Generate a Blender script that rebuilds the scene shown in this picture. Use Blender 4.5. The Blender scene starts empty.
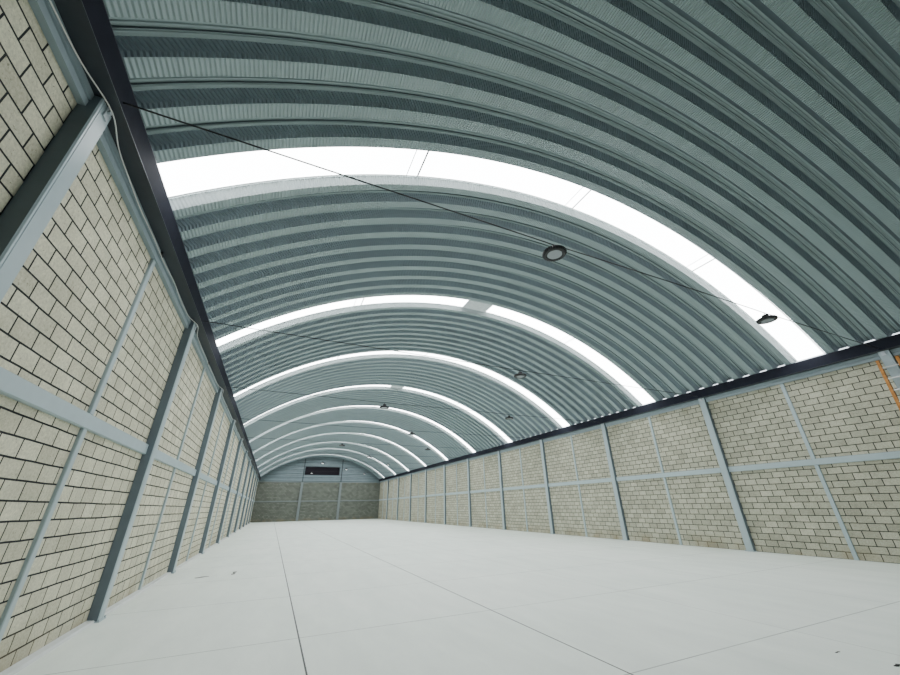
import bpy, math, random
from mathutils import Matrix, Vector
random.seed(7)
sc = bpy.context.scene
col = sc.collection
# ------------------------------------------------------------------ layout (metres)
XL, XR = -2.11, 14.40            # inner faces of the steel columns
WL, WR = -2.25, 14.54            # block wall faces
YE, YF = 58.2, -1.9              # far wall, wall behind the camera
ARC_X, ARC_Z, ARC_R = 6.145, -4.23, 12.68
PITCH, BOT, RISE, SLOPE = 0.514, 0.19, 0.16, 0.08
SKY0, SKYSTEP = 4.37, 0.514 * 11
CAM_H = 1.4917
ORD = ['first', 'second', 'third', 'fourth', 'fifth', 'sixth', 'seventh', 'eighth', 'ninth', 'tenth', 'eleventh', 'twelfth']

# ------------------------------------------------------------------ helpers
class MB:
    def __init__(s): s.v, s.f, s.m, s.uv = [], [], [], []
    def face(s, idx, m=0): s.f.append(idx); s.m.append(m)
    def box(s, x0, x1, y0, y1, z0, z1, m=0):
        b = len(s.v)
        s.v += [(x0,y0,z0),(x1,y0,z0),(x1,y1,z0),(x0,y1,z0),(x0,y0,z1),(x1,y0,z1),(x1,y1,z1),(x0,y1,z1)]
        for q in ((0,3,2,1),(4,5,6,7),(0,1,5,4),(1,2,6,5),(2,3,7,6),(3,0,4,7)):
            s.face(tuple(b+i for i in q), m)
        return s
    def extrude(s, prof, axis, a, b, m=0):
        """closed profile (list of 2D points) swept along an axis from a to b"""
        base = len(s.v); n = len(prof)
        for t in (a, b):
            for p, q in prof:
                s.v.append({'y': (p, t, q), 'z': (p, q, t), 'x': (t, p, q)}[axis])
        for i in range(n):
            j = (i+1) % n
            s.face((base+i, base+j, base+n+j, base+n+i), m)
        s.face(tuple(base+i for i in range(n))[::-1], m)
        s.face(tuple(base+n+i for i in range(n)), m)
        return s
    def tube(s, pts, r, n=8, m=0, closed=False):
        pts = [Vector(p) for p in pts]; rings = []
        for i, p in enumerate(pts):
            if closed: d = pts[(i+1) % len(pts)] - pts[i-1]
            else: d = pts[min(i+1, len(pts)-1)] - pts[max(i-1, 0)]
            d.normalize()
            ref = Vector((0,0,1)) if abs(d.z) < .9 else Vector((1,0,0))
            a = d.cross(ref).normalized(); b = d.cross(a)
            k = len(s.v)
            for j in range(n):
                t = 2*math.pi*j/n
                s.v.append(tuple(p + a*math.cos(t)*r + b*math.sin(t)*r))
            rings.append(k)
        last = len(rings) if closed else len(rings)-1
        for i in range(last):
            k, l = rings[i], rings[(i+1) % len(rings)]
            for j in range(n):
                s.face((k+j, k+(j+1) % n, l+(j+1) % n, l+j), m)
        if not closed:
            s.face(tuple(rings[0]+j for j in range(n))[::-1], m)
            s.face(tuple(rings[-1]+j for j in range(n)), m)
        return s
    def lathe(s, prof, c=(0,0,0), n=32, m=0, fins=0):
        """profile (r, z); every other segment can be pulled in to make cooling fins"""
        base = len(s.v)
        for j in range(n):
            t = 2*math.pi*j/n
            for r, z in prof:
                rr = r - (fins if (j % 2 and r > .11) else 0)
                s.v.append((c[0]+rr*math.cos(t), c[1]+rr*math.sin(t), c[2]+z))
        k = len(prof)
        for j in range(n):
            l = (j+1) % n
            for i in range(k-1):
                s.face((base+j*k+i, base+l*k+i, base+l*k+i+1, base+j*k+i+1), m)
        return s
    def build(s, name, mats, parent=None, smooth=False):
        me = bpy.data.meshes.new(name)
        me.from_pydata(s.v, [], s.f)
        if not isinstance(mats, (list, tuple)): mats = [mats]
        for mt in mats: me.materials.append(mt)
        me.polygons.foreach_set('material_index', s.m)
        if smooth: me.polygons.foreach_set('use_smooth', [True]*len(s.f))
        if s.uv:
            u = me.uv_layers.new(name='UVMap')
            flat = []
            for p in me.polygons:
                for vi in p.vertices: flat += list(s.uv[vi])
            u.data.foreach_set('uv', flat)
        me.update()
        o = bpy.data.objects.new(name, me); col.objects.link(o)
        if parent: o.parent = parent
        return o

def recentre(o):
    """move a top-level mesh's origin to the middle of its foot"""
    vs = o.data.vertices
    xs = [v.co.x for v in vs]; ys = [v.co.y for v in vs]; zs = [v.co.z for v in vs]
    c = Vector(((min(xs)+max(xs))/2, (min(ys)+max(ys))/2, min(zs)))
    for v in vs: v.co -= c
    o.location = c
    return o
def tag(o, label, cat, group=None):
    o['label'] = label; o['category'] = cat
    if group: o['group'] = group
    return o
def empty(name, loc, label, cat, group=None):
    o = bpy.data.objects.new(name, None); col.objects.link(o)
    o.location = loc; o.empty_display_size = .2
    return tag(o, label, cat, group)
def struct(o): o['kind'] = 'structure'; return o

# ------------------------------------------------------------------ materials
class NT:
    def __init__(s, name):
        s.mat = bpy.data.materials.new(name); s.mat.use_nodes = True
        s.t = s.mat.node_tree; s.t.nodes.clear()
        s.out = s.n('ShaderNodeOutputMaterial')
        s.b = s.n('ShaderNodeBsdfPrincipled'); s.l(s.b.outputs[0], s.out.inputs[0])
    def n(s, k, **kw):
        x = s.t.nodes.new(k)
        for a, b in kw.items(): setattr(x, a, b)
        return x
    def l(s, a, b): s.t.links.new(a, b)
    def math(s, op, a, b=None, c=None, clamp=False):
        x = s.n('ShaderNodeMath', operation=op, use_clamp=clamp)
        for i, v in enumerate((a, b, c)):
            if v is None: continue
            if isinstance(v, (int, float)): x.inputs[i].default_value = v
            else: s.l(v, x.inputs[i])
        return x.outputs[0]
    def mix(s, fac, a, b, mode='MIX'):
        x = s.n('ShaderNodeMix', data_type='RGBA', blend_type=mode)
        for sock, v in ((x.inputs[0], fac), (x.inputs[6], a), (x.inputs[7], b)):
            if isinstance(v, (int, float)): sock.default_value = v
            elif isinstance(v, tuple): sock.default_value = (*v, 1)
            else: s.l(v, sock)
        return x.outputs[2]
    def noise(s, vec, scale, detail=3, rough=.5):
        x = s.n('ShaderNodeTexNoise'); x.inputs['Scale'].default_value = scale
        x.inputs['Detail'].default_value = detail; x.inputs['Roughness'].default_value = rough
        s.l(vec, x.inputs['Vector']); return x.outputs[0]
    def ramp(s, v, lo, hi, clamp=True):
        x = s.n('ShaderNodeMapRange'); x.inputs[1].default_value = lo; x.inputs[2].default_value = hi
        s.l(v, x.inputs[0]); return x.outputs[0]
    def set(s, **kw):
        for k, v in kw.items():
            i = s.b.inputs[k.replace('_', ' ')]
            if isinstance(v, (int, float)): i.default_value = v
            elif isinstance(v, tuple): i.default_value = (*v, 1)
            else: s.l(v, i)
    def bump(s, h, strength, dist):
        x = s.n('ShaderNodeBump'); x.inputs['Strength'].default_value = strength
        x.inputs['Distance'].default_value = dist; s.l(h, x.inputs['Height']); s.l(x.outputs[0], s.b.inputs['Normal'])
    def pos(s): return s.n('ShaderNodeNewGeometry').outputs['Position']
    def sep(s, v):
        x = s.n('ShaderNodeSeparateXYZ'); s.l(v, x.inputs[0]); return x.outputs
    def comb(s, a, b, c=0):
        x = s.n('ShaderNodeCombineXYZ')
        for i, v in enumerate((a, b, c)):
            if isinstance(v, (int, float)): x.inputs[i].default_value = v
            else: s.l(v, x.inputs[i])
        return x.outputs[0]

def paint(name, c, rough=.45, var=.12, metal=0.0, scale=6, spec=.4):
    t = NT(name); p = t.pos()
    n = t.noise(p, scale, 4)
    lo = tuple(x*(1-var) for x in c); hi = tuple(min(1, x*(1+var)) for x in c)
    t.set(Base_Color=t.mix(n, lo, hi), Roughness=rough, Metallic=metal, Specular_IOR_Level=spec)
    t.bump(t.noise(p, 60, 2), .05, .004)
    return t.mat

def block_wall(name, axis, c1, c2, mortar, shift=0.0, dark=1.0):
    """grey concrete block in running bond with raked joints; axis is the horizontal direction of the wall"""
    t = NT(name); p = t.pos(); x, y, z = t.sep(p)[:3]
    h = y if axis == 'y' else x
    # slightly wandering courses
    wob = t.math('MULTIPLY', t.math('SUBTRACT', t.noise(p, 1.3, 2), .5), .02 if axis == 'y' else 0)
    v = t.comb(t.math('ADD', t.math('ADD', h, wob), 20 + shift), t.math('ADD', z, wob))
    br = t.n('ShaderNodeTexBrick', offset=.5, offset_frequency=2, squash=1.0)
    t.l(v, br.inputs['Vector'])
    br.inputs['Scale'].default_value = 1
    br.inputs['Brick Width'].default_value = .345
    br.inputs['Row Height'].default_value = .1785
    br.inputs['Mortar Size'].default_value = .0095
    br.inputs['Mortar Smooth'].default_value = .1
    br.inputs['Bias'].default_value = -.1
    br.inputs['Color1'].default_value = (*c1, 1); br.inputs['Color2'].default_value = (*c2, 1)
    br.inputs['Mortar'].default_value = (*mortar, 1)
    grain = t.noise(p, 32, 6, .8); blotch = t.noise(p, 2.2, 4, .6)
    c = t.mix(.55, br.outputs[0], t.mix(t.ramp(grain, .32, .68), (.42,)*3, (1.35,)*3), 'MULTIPLY')
    c = t.mix(.5, c, t.mix(t.ramp(blotch, .3, .7), (.7,.7,.67), (1.18,1.18,1.14)), 'MULTIPLY')
    # damp brown stain along the lowest course and below the beam
    low = t.math('MULTIPLY', t.ramp(z, .45, .0), t.ramp(t.noise(p, 1.1, 3), .45, .62))
    c = t.mix(t.math('MULTIPLY', low, .6), c, (.20, .15, .075))
    up = t.math('MULTIPLY', t.ramp(z, 4.2, 5.0), t.ramp(t.noise(p, 1.7, 4), .5, .7))
    c = t.mix(t.math('MULTIPLY', up, .4), c, (.20, .18, .10))
    pores = t.ramp(t.noise(p, 42, 3, .6), .64, .72)
    c = t.mix(t.math('MULTIPLY', pores, .6), c, (.06, .06, .05))
    t.set(Base_Color=t.mix(1.0, c, (dark,)*3, 'MULTIPLY'), Roughness=.9, Specular_IOR_Level=.2)
    hgt = t.math('ADD', t.math('MULTIPLY', t.math('SUBTRACT', 1, br.outputs[1]), 1.0), t.math('MULTIPLY', grain, .22))
    t.bump(hgt, .8, .012)
    return t.mat

M = {}
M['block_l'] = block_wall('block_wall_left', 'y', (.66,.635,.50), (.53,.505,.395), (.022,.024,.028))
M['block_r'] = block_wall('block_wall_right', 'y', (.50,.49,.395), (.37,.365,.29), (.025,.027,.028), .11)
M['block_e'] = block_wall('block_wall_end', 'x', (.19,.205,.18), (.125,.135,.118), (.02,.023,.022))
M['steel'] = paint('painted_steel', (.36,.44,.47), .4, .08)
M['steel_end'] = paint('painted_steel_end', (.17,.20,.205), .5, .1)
M['beam'] = paint('dark_beam_paint', (.0165,.018,.027), .8, .3, 0, 6, .08)
M['edge'] = paint('dark_web', (.03,.036,.045), .5, .2)
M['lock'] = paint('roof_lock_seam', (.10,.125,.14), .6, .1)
M['farslope_shade'] = paint('roof_far_slope_shaded', (.085,.115,.13), .6, .12)  # shade on the far-facing slopes, put into their colour
M['side'] = paint('steel_shaded_side', (.13,.165,.195), .5, .12)  # column sides: steel colour darkened to paint in their shade
M['toprail'] = paint('top_channel_paint', (.24,.30,.33), .5, .12)
M['black'] = paint('black_metal', (.012,.012,.016), .45, .2)
M['wire'] = paint('steel_cable', (.02,.02,.025), .5, .2)
M['whitewire'] = paint('white_wire', (.62,.62,.60), .5, .1)
M['galv'] = paint('galvanised_cleat', (.42,.46,.50), .4, .2, .2, 30)
M['orange'] = paint('orange_ladder', (.42,.17,.03), .6, .7, 0, 14)
M['alu'] = paint('aluminium', (.60,.60,.60), .35, .1, .5)
M['curb'] = paint('pale_curb', (.60,.62,.61), .7, .12, 0, 3)
M['scrap'] = paint('black_scrap', (.012,.012,.012), .6, .2)
M['scrap2'] = paint('grey_scrap', (.20,.20,.19), .8, .2)
M['front'] = paint('front_wall', (.14,.15,.15), .8, .1)
M['cover'] = paint('skylight_cover', (.30,.36,.37), .5, .35, 0, 8)

def roof_mats():
    out = []
    for name, crimp in (('roof_crimped', True), ('roof_seam', False), ('roof_slope', True)):
        t = NT(name); uv = t.n('ShaderNodeUVMap').outputs[0]; u, v = t.sep(uv)[:2]; p = t.pos()
        n = t.noise(p, 1.2, 4, .6)
        base = {'roof_crimped': (.325,.41,.425), 'roof_seam': (.295,.37,.38), 'roof_slope': (.33,.41,.47)}[name]
        c = t.mix(n, tuple(x*.86 for x in base), tuple(x*1.14 for x in base))
        t.set(Base_Color=c, Roughness=.5, Metallic=.0, Specular_IOR_Level=.45)
        if crimp:
            dd = t.n('ShaderNodeVectorMath', operation='LENGTH')
            px_, py_, pz_ = t.sep(p)[:3]
            t.l(t.comb(t.math('SUBTRACT', px_, ARC_X), t.math('SUBTRACT', pz_, ARC_Z)), dd.inputs[0])
            depth = t.math('SUBTRACT', dd.outputs['Value'], ARC_R)
            bend = t.math('MULTIPLY', t.math('ABSOLUTE', t.math('SUBTRACT', depth, .05)), 42 if name == 'roof_slope' else 0)
            w = t.math('SINE', t.math('ADD', t.math('MULTIPLY', u, 2*math.pi/.052), bend))
            t.bump(t.math('ADD', w, t.math('MULTIPLY', t.noise(p, 9, 2), .3)), 1.0, .013 if name == 'roof_slope' else .0085)
        else:
            w = t.math('SINE', t.math('MULTIPLY', v, 2*math.pi/.04))
            t.bump(t.math('ADD', t.math('MULTIPLY', w, .5), t.noise(p, 5, 2)), .35, .004)
        out.append(t.mat)
    t = NT('roof_slope_beside_skylight'); uv = t.n('ShaderNodeUVMap').outputs[0]; u, v = t.sep(uv)[:2]  # slope colour darkened to hold down the skylight's glare
    t.set(Base_Color=(.26,.305,.31), Roughness=.6)
    t.bump(t.math('SINE', t.math('MULTIPLY', u, 2*math.pi/.052)), 1.0, .006)
    out.append(t.mat)
    return out
ROOF = roof_mats()

def skylight_mat():
    t = NT('skylight_sheet'); p = t.pos()
    n = t.noise(p, 1.5, 3)
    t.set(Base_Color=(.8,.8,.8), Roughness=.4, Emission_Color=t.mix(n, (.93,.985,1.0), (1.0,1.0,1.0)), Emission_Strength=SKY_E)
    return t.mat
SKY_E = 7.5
M['sheet'] = skylight_mat()
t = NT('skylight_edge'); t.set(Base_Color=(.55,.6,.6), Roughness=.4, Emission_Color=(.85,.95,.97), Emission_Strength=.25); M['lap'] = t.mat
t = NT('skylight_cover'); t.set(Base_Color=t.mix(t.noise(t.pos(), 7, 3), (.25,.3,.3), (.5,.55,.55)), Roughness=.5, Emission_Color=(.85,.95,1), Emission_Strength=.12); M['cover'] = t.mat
t = NT('lamp_lens'); t.set(Base_Color=(.30,.33,.36), Roughness=.25); M['lens'] = t.mat
t = NT('lamp_lens_glint'); t.set(Base_Color=(.8,.8,.8), Roughness=.3, Emission_Color=(.95,.98,1), Emission_Strength=4.0); M['lens_glint'] = t.mat  # emission stands in for the bright floor reflected in distant lenses
t = NT('dark_void'); t.set(Base_Color=(.012,.008,.016), Roughness=.9); M['void'] = t.mat

def floor_mat():
    t = NT('polished_concrete'); p = t.pos(); x, y, z = t.sep(p)[:3]
    def line(a, off, step, w):
        k = t.math('DIVIDE', t.math('SUBTRACT', a, off), step)
        fr = t.math('ABSOLUTE', t.math('SUBTRACT', k, t.math('ROUND', k)))
        return t.math('LESS_THAN', t.math('MULTIPLY', fr, step), w)
    lx = line(x, .585, 2.83, .0095); ly = line(y, 3.41, 2.66, .008)
    fade = t.ramp(t.noise(p, .55, 2), .25, .75)
    # the two cuts nearest the left wall are the darkest, the others half filled with dust
    nearx = t.ramp(x, 4.6, 3.6)
    lxs = t.math('MULTIPLY', lx, t.math('ADD', .25, t.math('MULTIPLY', nearx, .75)))
    lys = t.math('MULTIPLY', ly, t.math('ADD', .35, t.math('MULTIPLY', fade, .4)))
    l = t.math('MAXIMUM', lxs, lys)
    big = t.noise(p, .35, 4, .55)
    sw = t.n('ShaderNodeMapping'); sw.inputs['Scale'].default_value = (1.0, .28, 1); sw.inputs['Rotation'].default_value = (0, 0, .5); t.l(p, sw.inputs[0])
    swirl = t.noise(sw.outputs[0], 2.2, 6, .62)
    fine = t.noise(p, 30, 3, .6)
    c = t.mix(t.ramp(big, .3, .7), (.745,.80,.745), (.80,.845,.79))
    c = t.mix(.35, c, t.mix(t.ramp(swirl, .3, .72), (.72,.75,.74), (1.12,1.12,1.11)), 'MULTIPLY')
    c = t.mix(.2, c, t.mix(fine, (.85,)*3, (1.1,)*3), 'MULTIPLY')
    spot = t.ramp(t.noise(p, 3.1, 5, .7), .73, .80)
    c = t.mix(t.math('MULTIPLY', spot, .25), c, (.3,.32,.3))
    c = t.mix(l, c, (.05,.055,.05))
    t.set(Base_Color=c, Roughness=t.math('ADD', .42, t.math('MULTIPLY', swirl, .25)), Specular_IOR_Level=.35)
    t.bump(t.math('SUBTRACT', t.math('MULTIPLY', fine, .1), l), .3, .004)
    return t.mat
M['floor'] = floor_mat()

# ------------------------------------------------------------------ room shell
struct(MB().box(-2.6, 14.9, YF-.3, YE+.3, -.15, 0).build('floor', M['floor']))
struct(MB().box(WL-.2, WL, YF, YE, 0, 5.12).build('wall_left', M['block_l']))
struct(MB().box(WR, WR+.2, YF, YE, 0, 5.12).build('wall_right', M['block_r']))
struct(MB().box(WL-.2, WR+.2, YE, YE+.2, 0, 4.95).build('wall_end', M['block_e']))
struct(MB().box(-2.6, 14.9, YF-.2, YF, 0, 8.9).build('wall_front', M['front']))  # unseen wall, set close and dark to dim the near end
struct(MB().extrude([(WL, 0), (WL, .035), (WL+.09, .03), (WL+.11, .0)], 'y', YF, YE).build('baseboard_left', M['curb']))

def arc_pt(x, d):
    """a point on the vault above world x, d metres outside its inner face, with its angle"""
    th = math.asin((x-ARC_X)/ARC_R)
    return th
TH0 = math.asin((-2.17-ARC_X)/ARC_R); TH1 = math.asin((14.42-ARC_X)/ARC_R)
NA = 96
def vault(mb, prof, mats, segs=NA, th0=TH0, th1=TH1):
    """sweep an open profile [(y, depth)] round the arch; mats gives the slot of every profile span"""
    base = len(mb.v); k = len(prof)
    vv = [0]
    for a, b in zip(prof, prof[1:]): vv.append(vv[-1] + math.hypot(b[0]-a[0], b[1]-a[1]))
    for i in range(segs+1):
        th = th0 + (th1-th0)*i/segs
        for j, (y, d) in enumerate(prof):
            r = ARC_R + d
            mb.v.append((ARC_X + r*math.sin(th), y, ARC_Z + r*math.cos(th)))
            mb.uv.append((ARC_R*th + 20, vv[j]))
    for i in range(segs):
        for j in range(k-1):
            a = base + i*k + j
            mb.face((a, a+1, a+k+1, a+k), mats[j])
# period: flat crimped pan, far slope, smooth seam with two grooves and a lock, near slope
def period(y0, P=PITCH):
    y, k = 0.0, P/PITCH
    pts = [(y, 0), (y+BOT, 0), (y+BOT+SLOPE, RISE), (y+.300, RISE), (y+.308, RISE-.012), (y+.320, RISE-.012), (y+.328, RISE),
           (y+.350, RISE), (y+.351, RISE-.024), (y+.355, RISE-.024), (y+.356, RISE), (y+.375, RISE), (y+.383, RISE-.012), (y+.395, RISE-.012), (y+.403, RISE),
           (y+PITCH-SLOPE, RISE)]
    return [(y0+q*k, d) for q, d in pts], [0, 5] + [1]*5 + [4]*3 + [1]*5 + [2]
ceil = MB()
# eleven periods between skylights; the second period of every group is the skylight gap
SKIES = [4.37, 10.14, 15.52, 21.28, 26.65, 32.2, 37.9, 43.8, 49.3, 55.2]
starts = []
NEAR = .552                                # the sheets before the first skylight are a little wider
y = SKIES[0] - BOT - NEAR
while y > YF - .6: starts.insert(0, (y, 0)); y -= NEAR
for i, ys in enumerate(SKIES):
    nxt = SKIES[i+1] if i < 9 else ys + 11*PITCH
    starts.append((ys-BOT, 1)); first = ys - BOT + 2*PITCH
    step = (nxt - BOT - first) / 9
    for q in range(9): starts.append((first + q*step, 2 if q == 0 else 0))
starts = [q for q in starts if q[0] < YE + .05]
prof, mats = [], []
SD = .145                                  # how far the sheet sits above the pans
for y, kind in starts:
    if kind == 1:
        prof += [(y, 0), (y+BOT, 0), (y+BOT+.06, SD+.01)]; mats += [0, 3]
        vault(ceil, prof, mats)
        prof, mats = [(y+2*PITCH-.06, SD+.01), (y+2*PITCH+.03, 0)], [3]
    else:
        p_, m_ = period(y, NEAR if y < 3.9 else PITCH)
        if kind == 2: p_, m_ = p_[1:], m_[1:]; mats.append(0)
        prof += p_; mats += m_
prof.append((y+PITCH, 0)); vault(ceil, prof, mats)
skies = SKIES
struct(ceil.build('ceiling', ROOF + [M['lock'], M['farslope_shade']]))

# far gable: ribbed sheets lying across between block wall and vault
def arch_half(z):
    v = ARC_R**2 - (z-ARC_Z)**2
    return math.sqrt(v) if v > 0 else 0.0
WX0, WX1, WZ0, WZ1 = 3.55, 8.30, 5.92, 6.96
gm = MB()
zs = []
z = 4.95
while z < 8.5:
    for dz, d in ((0, .0), (.02, .06), (.06, .06), (.12, .0), (.28, .0), (.30, .015), (.33, .015), (.35, 0), (.495, .0)):
        zs.append((z+dz, d))
    z += .503
def strip(x0f, x1f, z0, z1):
    seq = [(z0, 0)] + [q for q in zs if z0 < q[0] < z1] + [(z1, 0)]
    for (za, da), (zb, db) in zip(seq, seq[1:]):
        b = len(gm.v)
        xa0, xa1, xb0, xb1 = x0f(za), x1f(za), x0f(zb), x1f(zb)
        gm.v += [(xa0, YE+da, za), (xa1, YE+da, za), (xb1, YE+db, zb), (xb0, YE+db, zb)]
        gm.face((b, b+1, b+2, b+3))
edgeL = lambda z: max(-2.5, ARC_X - arch_half(z-.12)); edgeR = lambda z: min(14.8, ARC_X + arch_half(z-.12))
strip(edgeL, lambda z: WX0, 4.95, 8.0); strip(lambda z: WX1, edgeR, 4.95, 8.0)
strip(lambda z: WX0, lambda z: WX1, 4.95, WZ0); strip(lambda z: WX0, lambda z: WX1, WZ1, 8.0)
strip(lambda z: max(edgeL(z), 0), lambda z: min(edgeR(z), 12), 8.0, 8.60)
gable_mat = paint('gable_sheet', (.15,.195,.215), .55, .18, 0, 1.5)
struct(gm.build('wall_gable', gable_mat))
w = struct(MB().box(WX0, WX1, YE+.25, YE+.30, WZ0, WZ1).build('window_1', M['void']))
fr = MB()
for a in ((WX0, WX1, WZ0-.05, WZ0), (WX0, WX1, WZ1, WZ1+.05)): fr.box(a[0], a[1], YE-.02, YE+.3, a[2], a[3])
for a in ((WX0-.05, WX0), (WX1, WX1+.05)): fr.box(a[0], a[1], YE-.02, YE+.3, WZ0-.05, WZ1+.05)
fr.build('window_frame', M['edge'], w)
sl = MB()
for i in range(7):
    zz = WZ0 + .08 + i*.14
    sl.extrude([(YE+.06, zz), (YE+.16, zz+.07), (YE+.16, zz+.08), (YE+.06, zz+.01)], 'x', WX0, WX1)
sl.build('louvre_slats', M['void'], w)
lt = struct(MB().box(WL, WR, YE-.06, YE+.02, 4.87, 4.97).build('trim_1', M['steel_end']))
struct(MB().box(WL, WR, YE-.05, YE, 2.40, 2.52).build('trim_2', M['steel_end']))

# ------------------------------------------------------------------ skylights
for n, ys in enumerate(skies):
    vis = True; i = n
    where = 'translucent white skylight strip arching across the roof, %s from the near end' % ORD[i] if vis else 'translucent white skylight strip in the roof behind the viewpoint'
    s = empty('skylight', (ARC_X, ys+.4, 8.6), where, 'skylight', 'skylight strips across the vaulted roof')
    inv = -Vector(s.location)
    y0, y1 = ys+.06, ys-BOT+2*PITCH-.06
    joints = [TH0, math.asin((1.72-1.05*(i % 2)*0-ARC_X)/ARC_R), math.asin((6.0-ARC_X)/ARC_R), math.asin((10.45-ARC_X)/ARC_R), TH1]
    for a, b in zip(joints, joints[1:]):
        m = MB(); b2 = min(b, TH1)
        # shallow tray so that the sheet keeps the flat bright look between two pans
        pr_ = [(y0, SD+.008), (y0+.02, SD), (y1-.02, SD), (y1, SD+.008)]
        vault(m, pr_, [0, 0, 0], 26, a, b2)
        o = m.build('sheet', M['sheet'], s); o.location = inv
    for a in joints[1:-1]:
        for da, wd in ((0, .0032), (-.020, .0018)):
            m = MB(); vault(m, [(y0+.03, SD-.007), (y1-.03, SD-.007)], [0], 1, a+da-wd/2, a+da+wd/2)
            o = m.build('lap_joint', M['edge'] if wd > .003 else M['galv'], s); o.location = inv
    for ya, yb in ((y0+.0, y0+.03), (y1-.035, y1-.0)):
        m = MB(); vault(m, [(ya, SD-.005), ((ya+yb)/2, SD-.015), (yb, SD-.005)], [0, 0], 60)
        o = m.build('edge_trim', M['lap'], s, True); o.location = inv
    if i in (1, 3):
        xa = {1: (5.55, 6.60), 3: (5.75, 6.60)}[i]
        m = MB(); vault(m, [(y0, SD-.015), (y0+.02, SD-.03), (y1-.02, SD-.03), (y1, SD-.015)], [0]*3, 6,
                        math.asin((xa[0]-ARC_X)/ARC_R), math.asin((xa[1]-ARC_X)/ARC_R))
        o = m.build('cover_panel', M['cover'], s); o.location = inv
        o['label'] = 'grey patch covering part of the strip'

# ------------------------------------------------------------------ eave beams and wall steelwork
def side_x(side, d):
    """x of a point d metres into the hall from the block wall face"""
    return WL + d if side == 'left' else WR - d
def xbox(mb, side, d0, d1, y0, y1, z0, z1, m=0):
    a, b = side_x(side, d0), side_x(side, d1)
    return mb.box(min(a, b), max(a, b), y0, y1, z0, z1, m)
for side in ('left', 'right'):
    e = empty('eave_beam', (side_x(side, .1), 25, 5.10), 'dark steel beam along the top of the %s block wall under the vault' % side, 'beam')
    inv = -Vector(e.location)
    bd = {'left': .26, 'right': .22}[side]
    m = xbox(MB(), side, -.2, bd, YF, YE, 5.11, 5.395); o = m.build('web', M['beam'], e); o.location = inv
    m = xbox(MB(), side, -.2, bd, YF, YE, 5.395, 5.405); xbox(m, side, .02, bd, YF, YE, 5.102, 5.11)
    o = m.build('flange', M['edge'], e); o.location = inv
    # pale channel just under the beam
    r = MB()
    pts = [(0, 4.925), (.06, 4.925), (.06, 5.0), (.045, 5.005), (.045, 5.02), (.07, 5.025), (.07, 5.099), (0, 5.099)]
    r.extrude([(side_x(side, a), b) for a, b in pts], 'y', YF, YE)
    tag(recentre(r.build('top_rail', M['toprail'])), 'long grey-blue steel channel under the dark beam on the %s wall' % side, 'rail')

CY = {'left': 3.40, 'right': 3.30}
def make_column(side, yc, i):
    c = empty('steel_column', (side_x(side, .11), yc, 0), '%s thick grey-blue steel column from the near end along the %s wall' % (ORD[i], side), 'column',
              'steel columns along the %s wall' % side)
    inv = -Vector(c.location)
    m = MB(); hw = .11
    # pair of channels welded toe to toe: rounded corners and a lip line on the hall side
    d0, d1 = 0.0, .14
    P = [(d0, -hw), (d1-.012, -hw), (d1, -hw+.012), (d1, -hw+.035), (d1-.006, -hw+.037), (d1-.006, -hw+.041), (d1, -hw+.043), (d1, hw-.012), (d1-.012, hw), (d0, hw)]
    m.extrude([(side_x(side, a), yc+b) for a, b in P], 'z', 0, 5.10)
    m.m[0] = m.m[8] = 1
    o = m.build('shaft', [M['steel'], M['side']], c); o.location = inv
    m = MB(); xbox(m, side, .0, .165, yc-.14, yc+.14, 0, .012)
    for s in (-1, 1):
        for d in (.04, .15): m.tube([(side_x(side, d), yc+s*.13, .01), (side_x(side, d), yc+s*.13, .04)], .01, 6)
    o = m.build('base_plate', M['steel'], c); o.location = inv
    m = MB(); xbox(m, side, .14, .155, yc-.03, yc+.05, 4.97, 5.09); m.tube([(side_x(side, .155), yc, 5.05), (side_x(side, .18), yc, 5.05)], .02, 8)
    o = m.build('cleat', M['galv'], c); o.location = inv
    return c
for side in ('left', 'right'):
    c0 = CY[side]
    for i in range(11):
        make_column(side, c0+5*i, i)
    for i in range(-1, 11):
        y0 = c0+5*i+.11; y1 = min(c0+5*(i+1)-.11, YE)
        mid = c0+5*i + (2.43 if side == 'left' else 2.46)
        if i < 0:
            y0 = c0-5
        if i >= 0:
            m = MB()
            P = [(0, 2.415), (.035, 2.415), (.05, 2.425), (.05, 2.58), (.035, 2.59), (0, 2.59)]
            m.extrude([(side_x(side, a), b) for a, b in P], 'y', y0, y1)
            tag(recentre(m.build('wall_rail', M['steel'])), 'horizontal mid-height rail in the %s bay from the near end, %s wall' % (ORD[i], side), 'rail', 'mid height rails on the %s wall' % side)
            if True:
                p = empty('thin_post', (side_x(side, .04), mid, 0), 'thin steel upright halfway along the %s bay from the near end, %s wall' % (ORD[i], side), 'post', 'thin uprights on the %s wall' % side)
                inv = -Vector(p.location)
                P = [(0, mid-.05), (.03, mid-.05), (.038, mid-.042), (.038, mid+.042), (.03, mid+.05), (0, mid+.05)]
                for za, zb, nm in ((0.0, 2.413, 'lower_length'), (2.592, 4.923, 'upper_length')):
                    m = MB(); m.extrude([(side_x(side, a), b) for a, b in P], 'z', za, zb)
                    o = m.build(nm, M['steel'], p); o.location = inv
                if side == 'left' and i < 6:
                    m = MB(); xbox(m, side, .072, .10, mid-.03, mid+.04, 5.03, 5.09)
                    o = m.build('cable_clip', M['black'], p); o.location = inv
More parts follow.
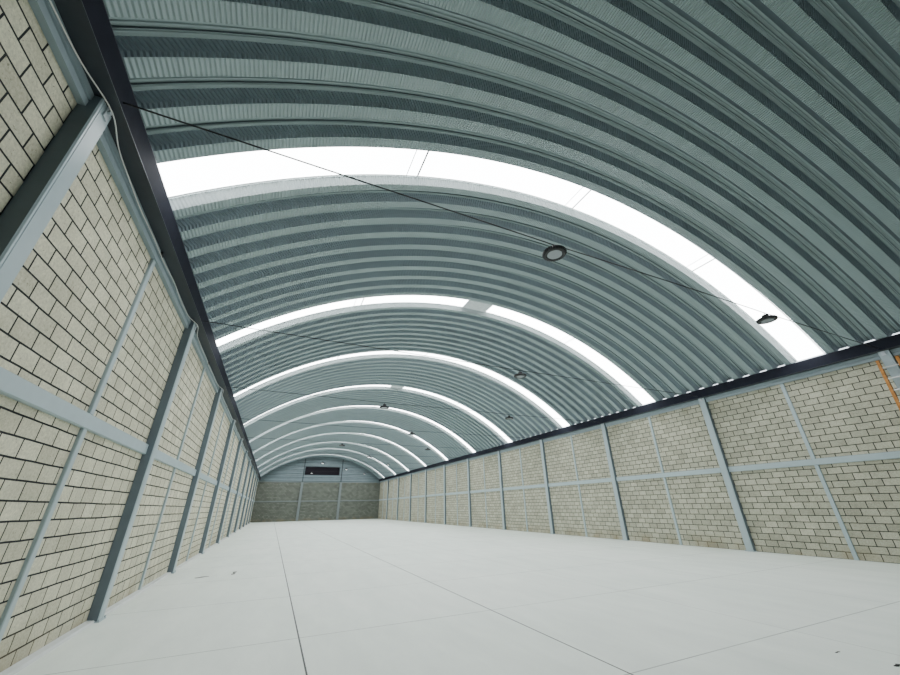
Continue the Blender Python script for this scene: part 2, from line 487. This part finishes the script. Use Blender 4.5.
# rail of the half bay nearest the viewpoint on the left
for j, xc in enumerate((3.36, 8.66)):
    c = empty('end_column', (xc, YE-.1, 0), 'grey steel column on the far end wall, %s of the dark louvred opening' % ('left' if j == 0 else 'right'), 'column', 'columns on the far end wall')
    inv = -Vector(c.location)
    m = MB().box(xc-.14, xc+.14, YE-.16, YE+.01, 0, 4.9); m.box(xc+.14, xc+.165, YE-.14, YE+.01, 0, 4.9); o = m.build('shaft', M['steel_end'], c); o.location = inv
    m = MB().box(xc-.05, xc+.05, YE-.07, YE+.01, 4.97, 8.1); o = m.build('upper_post', M['edge'], c); o.location = inv
    m = MB().box(xc-.2, xc+.2, YE-.22, YE, 0, .015); o = m.build('base_plate', M['steel_end'], c); o.location = inv

# ------------------------------------------------------------------ tie cables and lamps
def make_lamp(glint):
    parts = []
    a = MB(); a.lathe([(0.0, .075), (.06, .075), (.075, .06), (.15, .055), (.178, .045), (.185, .02), (.178, 0), (.165, -.012), (.128, -.014), (.118, -.004)], n=64, fins=.012)
    parts.append(('housing', a, M['black']))
    a = MB(); a.lathe([(0.0, -.006), (.06, -.009), (.118, -.004)], n=32); parts.append(('lens', a, M['lens_glint'] if glint else M['lens']))
    a = MB(); a.lathe([(0, .135), (.05, .135), (.06, .125), (.06, .075), (0, .075)], n=20); parts.append(('driver', a, M['black']))
    a = MB(); a.tube([(0,0,.13), (0,0,.16), (.018,0,.178), (0,0,.196), (-.018,0,.178), (-.005,0,.162)], .005, 6); parts.append(('hook', a, M['black']))
    return [(n, a.build(n, mt, None, n != 'housing')) for n, a, mt in parts]
proto = {l: make_lamp(l) for l in (False, True)}
used = {False: False, True: False}
LZ = 4.935
POS = {0: [(3.31, 'left'), (8.95, 'right')], 1: [(6.1, '')]}
for k_ in range(11):
    yk = CY['left'] - .07 + 5*k_
    xs = ([3.31, 8.93] if k_ % 2 == 0 else [6.1]) if k_ < 9 else []
    # cable with a kink at every lamp
    def cz(x):
        if not xs: return 5.16 - .10*(1-((x-ARC_X)/8.2)**2)
        best = min(abs(x-q) for q in xs)
        base = 5.17 - .03*(1-((x-ARC_X)/8.2)**2)
        return base - max(0, (LZ+.19)*-1 + base - 0)*math.exp(-best/1.2) if True else base
    pts = [( -1.99 + (14.32+1.99)*q/60, yk, 0) for q in range(61)]
    xsall = sorted([p[0] for p in pts] + xs)
    m = MB(); m.tube([(x, yk, cz(x)) for x in xsall], .0095, 6)
    tag(recentre(m.build('tie_cable', M['wire'])), 'thin dark cable spanning the hall at the %s column pair from the near end' % ORD[k_], 'cable', 'cables strung across the hall')
    for x in xs:
        glint = k_ >= 5
        pl = 'nearer the left wall' if x < 5 else ('nearer the right wall' if x > 7 else 'at midspan')
        L = empty('pendant_lamp', (x, yk, LZ), 'round black hanging lamp %s on the %s cable from the near end' % (pl, ORD[k_]), 'lamp', 'round lamps hung from the cables')
        for nm, src in proto[glint]:
            if used[glint]:
                o = src.copy(); col.objects.link(o)
            else: o = src
            o.parent = L
        used[glint] = True

# ------------------------------------------------------------------ white wire looping along the left beam
pts = []
def lw(y):
    ph = (y - CY['left']) / 5.0; d = abs(ph - round(ph))*5
    out = math.exp(-(d/.35)**2)
    sag = .035*math.sin(y*2.1) * (1-out)
    return (-2.150 + .085*out, y, 5.02 + sag*.4 + .055*out + .012*math.sin(y*5))
y = .6
while y < 28:
    pts.append(lw(y)); y += .08
m = MB(); m.tube(pts, .0065, 6)
tag(recentre(m.build('white_wire', M['whitewire'], None, True)), 'thin white electric wire running along the left dark beam and looping over the column tops', 'wire')

# ------------------------------------------------------------------ orange ladder at the right edge
L = empty('orange_ladder', (14.2, 3.3, 0), 'orange extension ladder standing against the right wall at the nearest column', 'ladder')
inv = -Vector(L.location)
def lad(z): return 13.55 + (14.32-13.55)*z/4.86
for yy in (3.47, 3.10):
    m = MB()
    for z0, z1, dx in ((0.04, 2.9, -.04), (2.1, 4.86, 0)):
        x0, x1 = lad(z0)+dx, lad(z1)+dx
        b = len(m.v)
        for (xx, zz) in ((x0, z0), (x1, z1)):
            m.v += [(xx-.035, yy-.03, zz), (xx+.035, yy-.03, zz), (xx+.035, yy+.03, zz), (xx-.035, yy+.03, zz)]
        for q in ((0,1,2,3), (7,6,5,4), (0,4,5,1), (1,5,6,2), (2,6,7,3), (3,7,4,0)): m.face(tuple(b+t_ for t_ in q))
    o = m.build('rail', M['orange'], L); o.location = inv
for i in range(15):
    z = .3 + i*.31
    m = MB(); m.tube([(lad(z)-(.04 if z < 2.5 else 0), 3.10, z), (lad(z)-(.04 if z < 2.5 else 0), 3.47, z)], .016, 8)
    o = m.build('rung', M['alu'], L); o.location = inv
for yy in (3.47, 3.10):
    m = MB().box(lad(0)-.09, lad(0)+.01, yy-.03, yy+.03, 0, .05); o = m.build('foot', M['black'], L); o.location = inv

# ------------------------------------------------------------------ scraps on the floor
def scrap(x, y, l, wd, a, h, mat, label):
    m = MB(); n = 7
    for i in range(n):
        t_ = i/(n-1)-.5; ww = wd*(1-abs(t_)*1.3)
        cx_, cy_ = t_*l, .12*l*math.sin(t_*5)
        for s, zz in ((-1, 0.0), (1, 0.0), (1, h*(1-abs(t_))), (-1, h*(1-abs(t_)))): m.v.append((cx_, cy_+s*ww/2, zz))
    for i in range(n-1):
        for j in range(4):
            m.face((i*4+j, i*4+(j+1) % 4, i*4+4+(j+1) % 4, i*4+4+j))
    m.face((3, 2, 1, 0)); m.face(tuple((n-1)*4+j for j in range(4)))
    o = m.build('floor_scrap', mat); o.location = (x, y, .0005); o.rotation_euler = (0, 0, a)
    tag(o, label, 'scrap')
scrap(5.86, 2.36, .09, .03, -.35, .012, M['scrap'], 'larger black curled scrap lying on the floor at the lower right')
scrap(5.80, 2.79, .07, .010, -.35, .008, M['scrap'], 'small thin black scrap on the floor at the lower right')
scrap(-.62, 12.40, .42, .05, 1.25, .035, M['scrap2'], 'short grey offcut lying on the floor in front of the third left column')
scrap(-1.30, 12.15, .30, .05, .15, .012, M['scrap2'], 'faint flat grey scrap on the floor between the third left column and the grey offcut')

# ------------------------------------------------------------------ light
wd = bpy.data.worlds.new('World'); sc.world = wd; wd.use_nodes = True
bg = wd.node_tree.nodes['Background']; bg.inputs[0].default_value = (.85, .93, 1, 1); bg.inputs[1].default_value = 1.3
# ------------------------------------------------------------------ camera
r_ = Vector((0.91180489, -0.41028546, -0.01666402)); u_ = Vector((-0.16122481, -0.39503387, 0.90440854)); w_ = Vector((0.37764852, 0.82195747, 0.426342))
cam = bpy.data.cameras.new('camera'); co = bpy.data.objects.new('camera', cam); col.objects.link(co)
cam.sensor_fit = 'HORIZONTAL'; cam.sensor_width = 36; cam.lens = 36*357.845/900; cam.clip_start = .02; cam.clip_end = 300
mt = Matrix((( r_.x, u_.x, -w_.x, 0), (r_.y, u_.y, -w_.y, 0), (r_.z, u_.z, -w_.z, CAM_H), (0, 0, 0, 1)))
co.matrix_world = mt
sc.camera = co

sc.view_settings.view_transform = 'AgX'
sc.view_settings.look = 'None'
sc.view_settings.exposure = 1.05
sc.cycles.use_denoising = True
sc.cycles.max_bounces = 8
sc.cycles.diffuse_bounces = 6
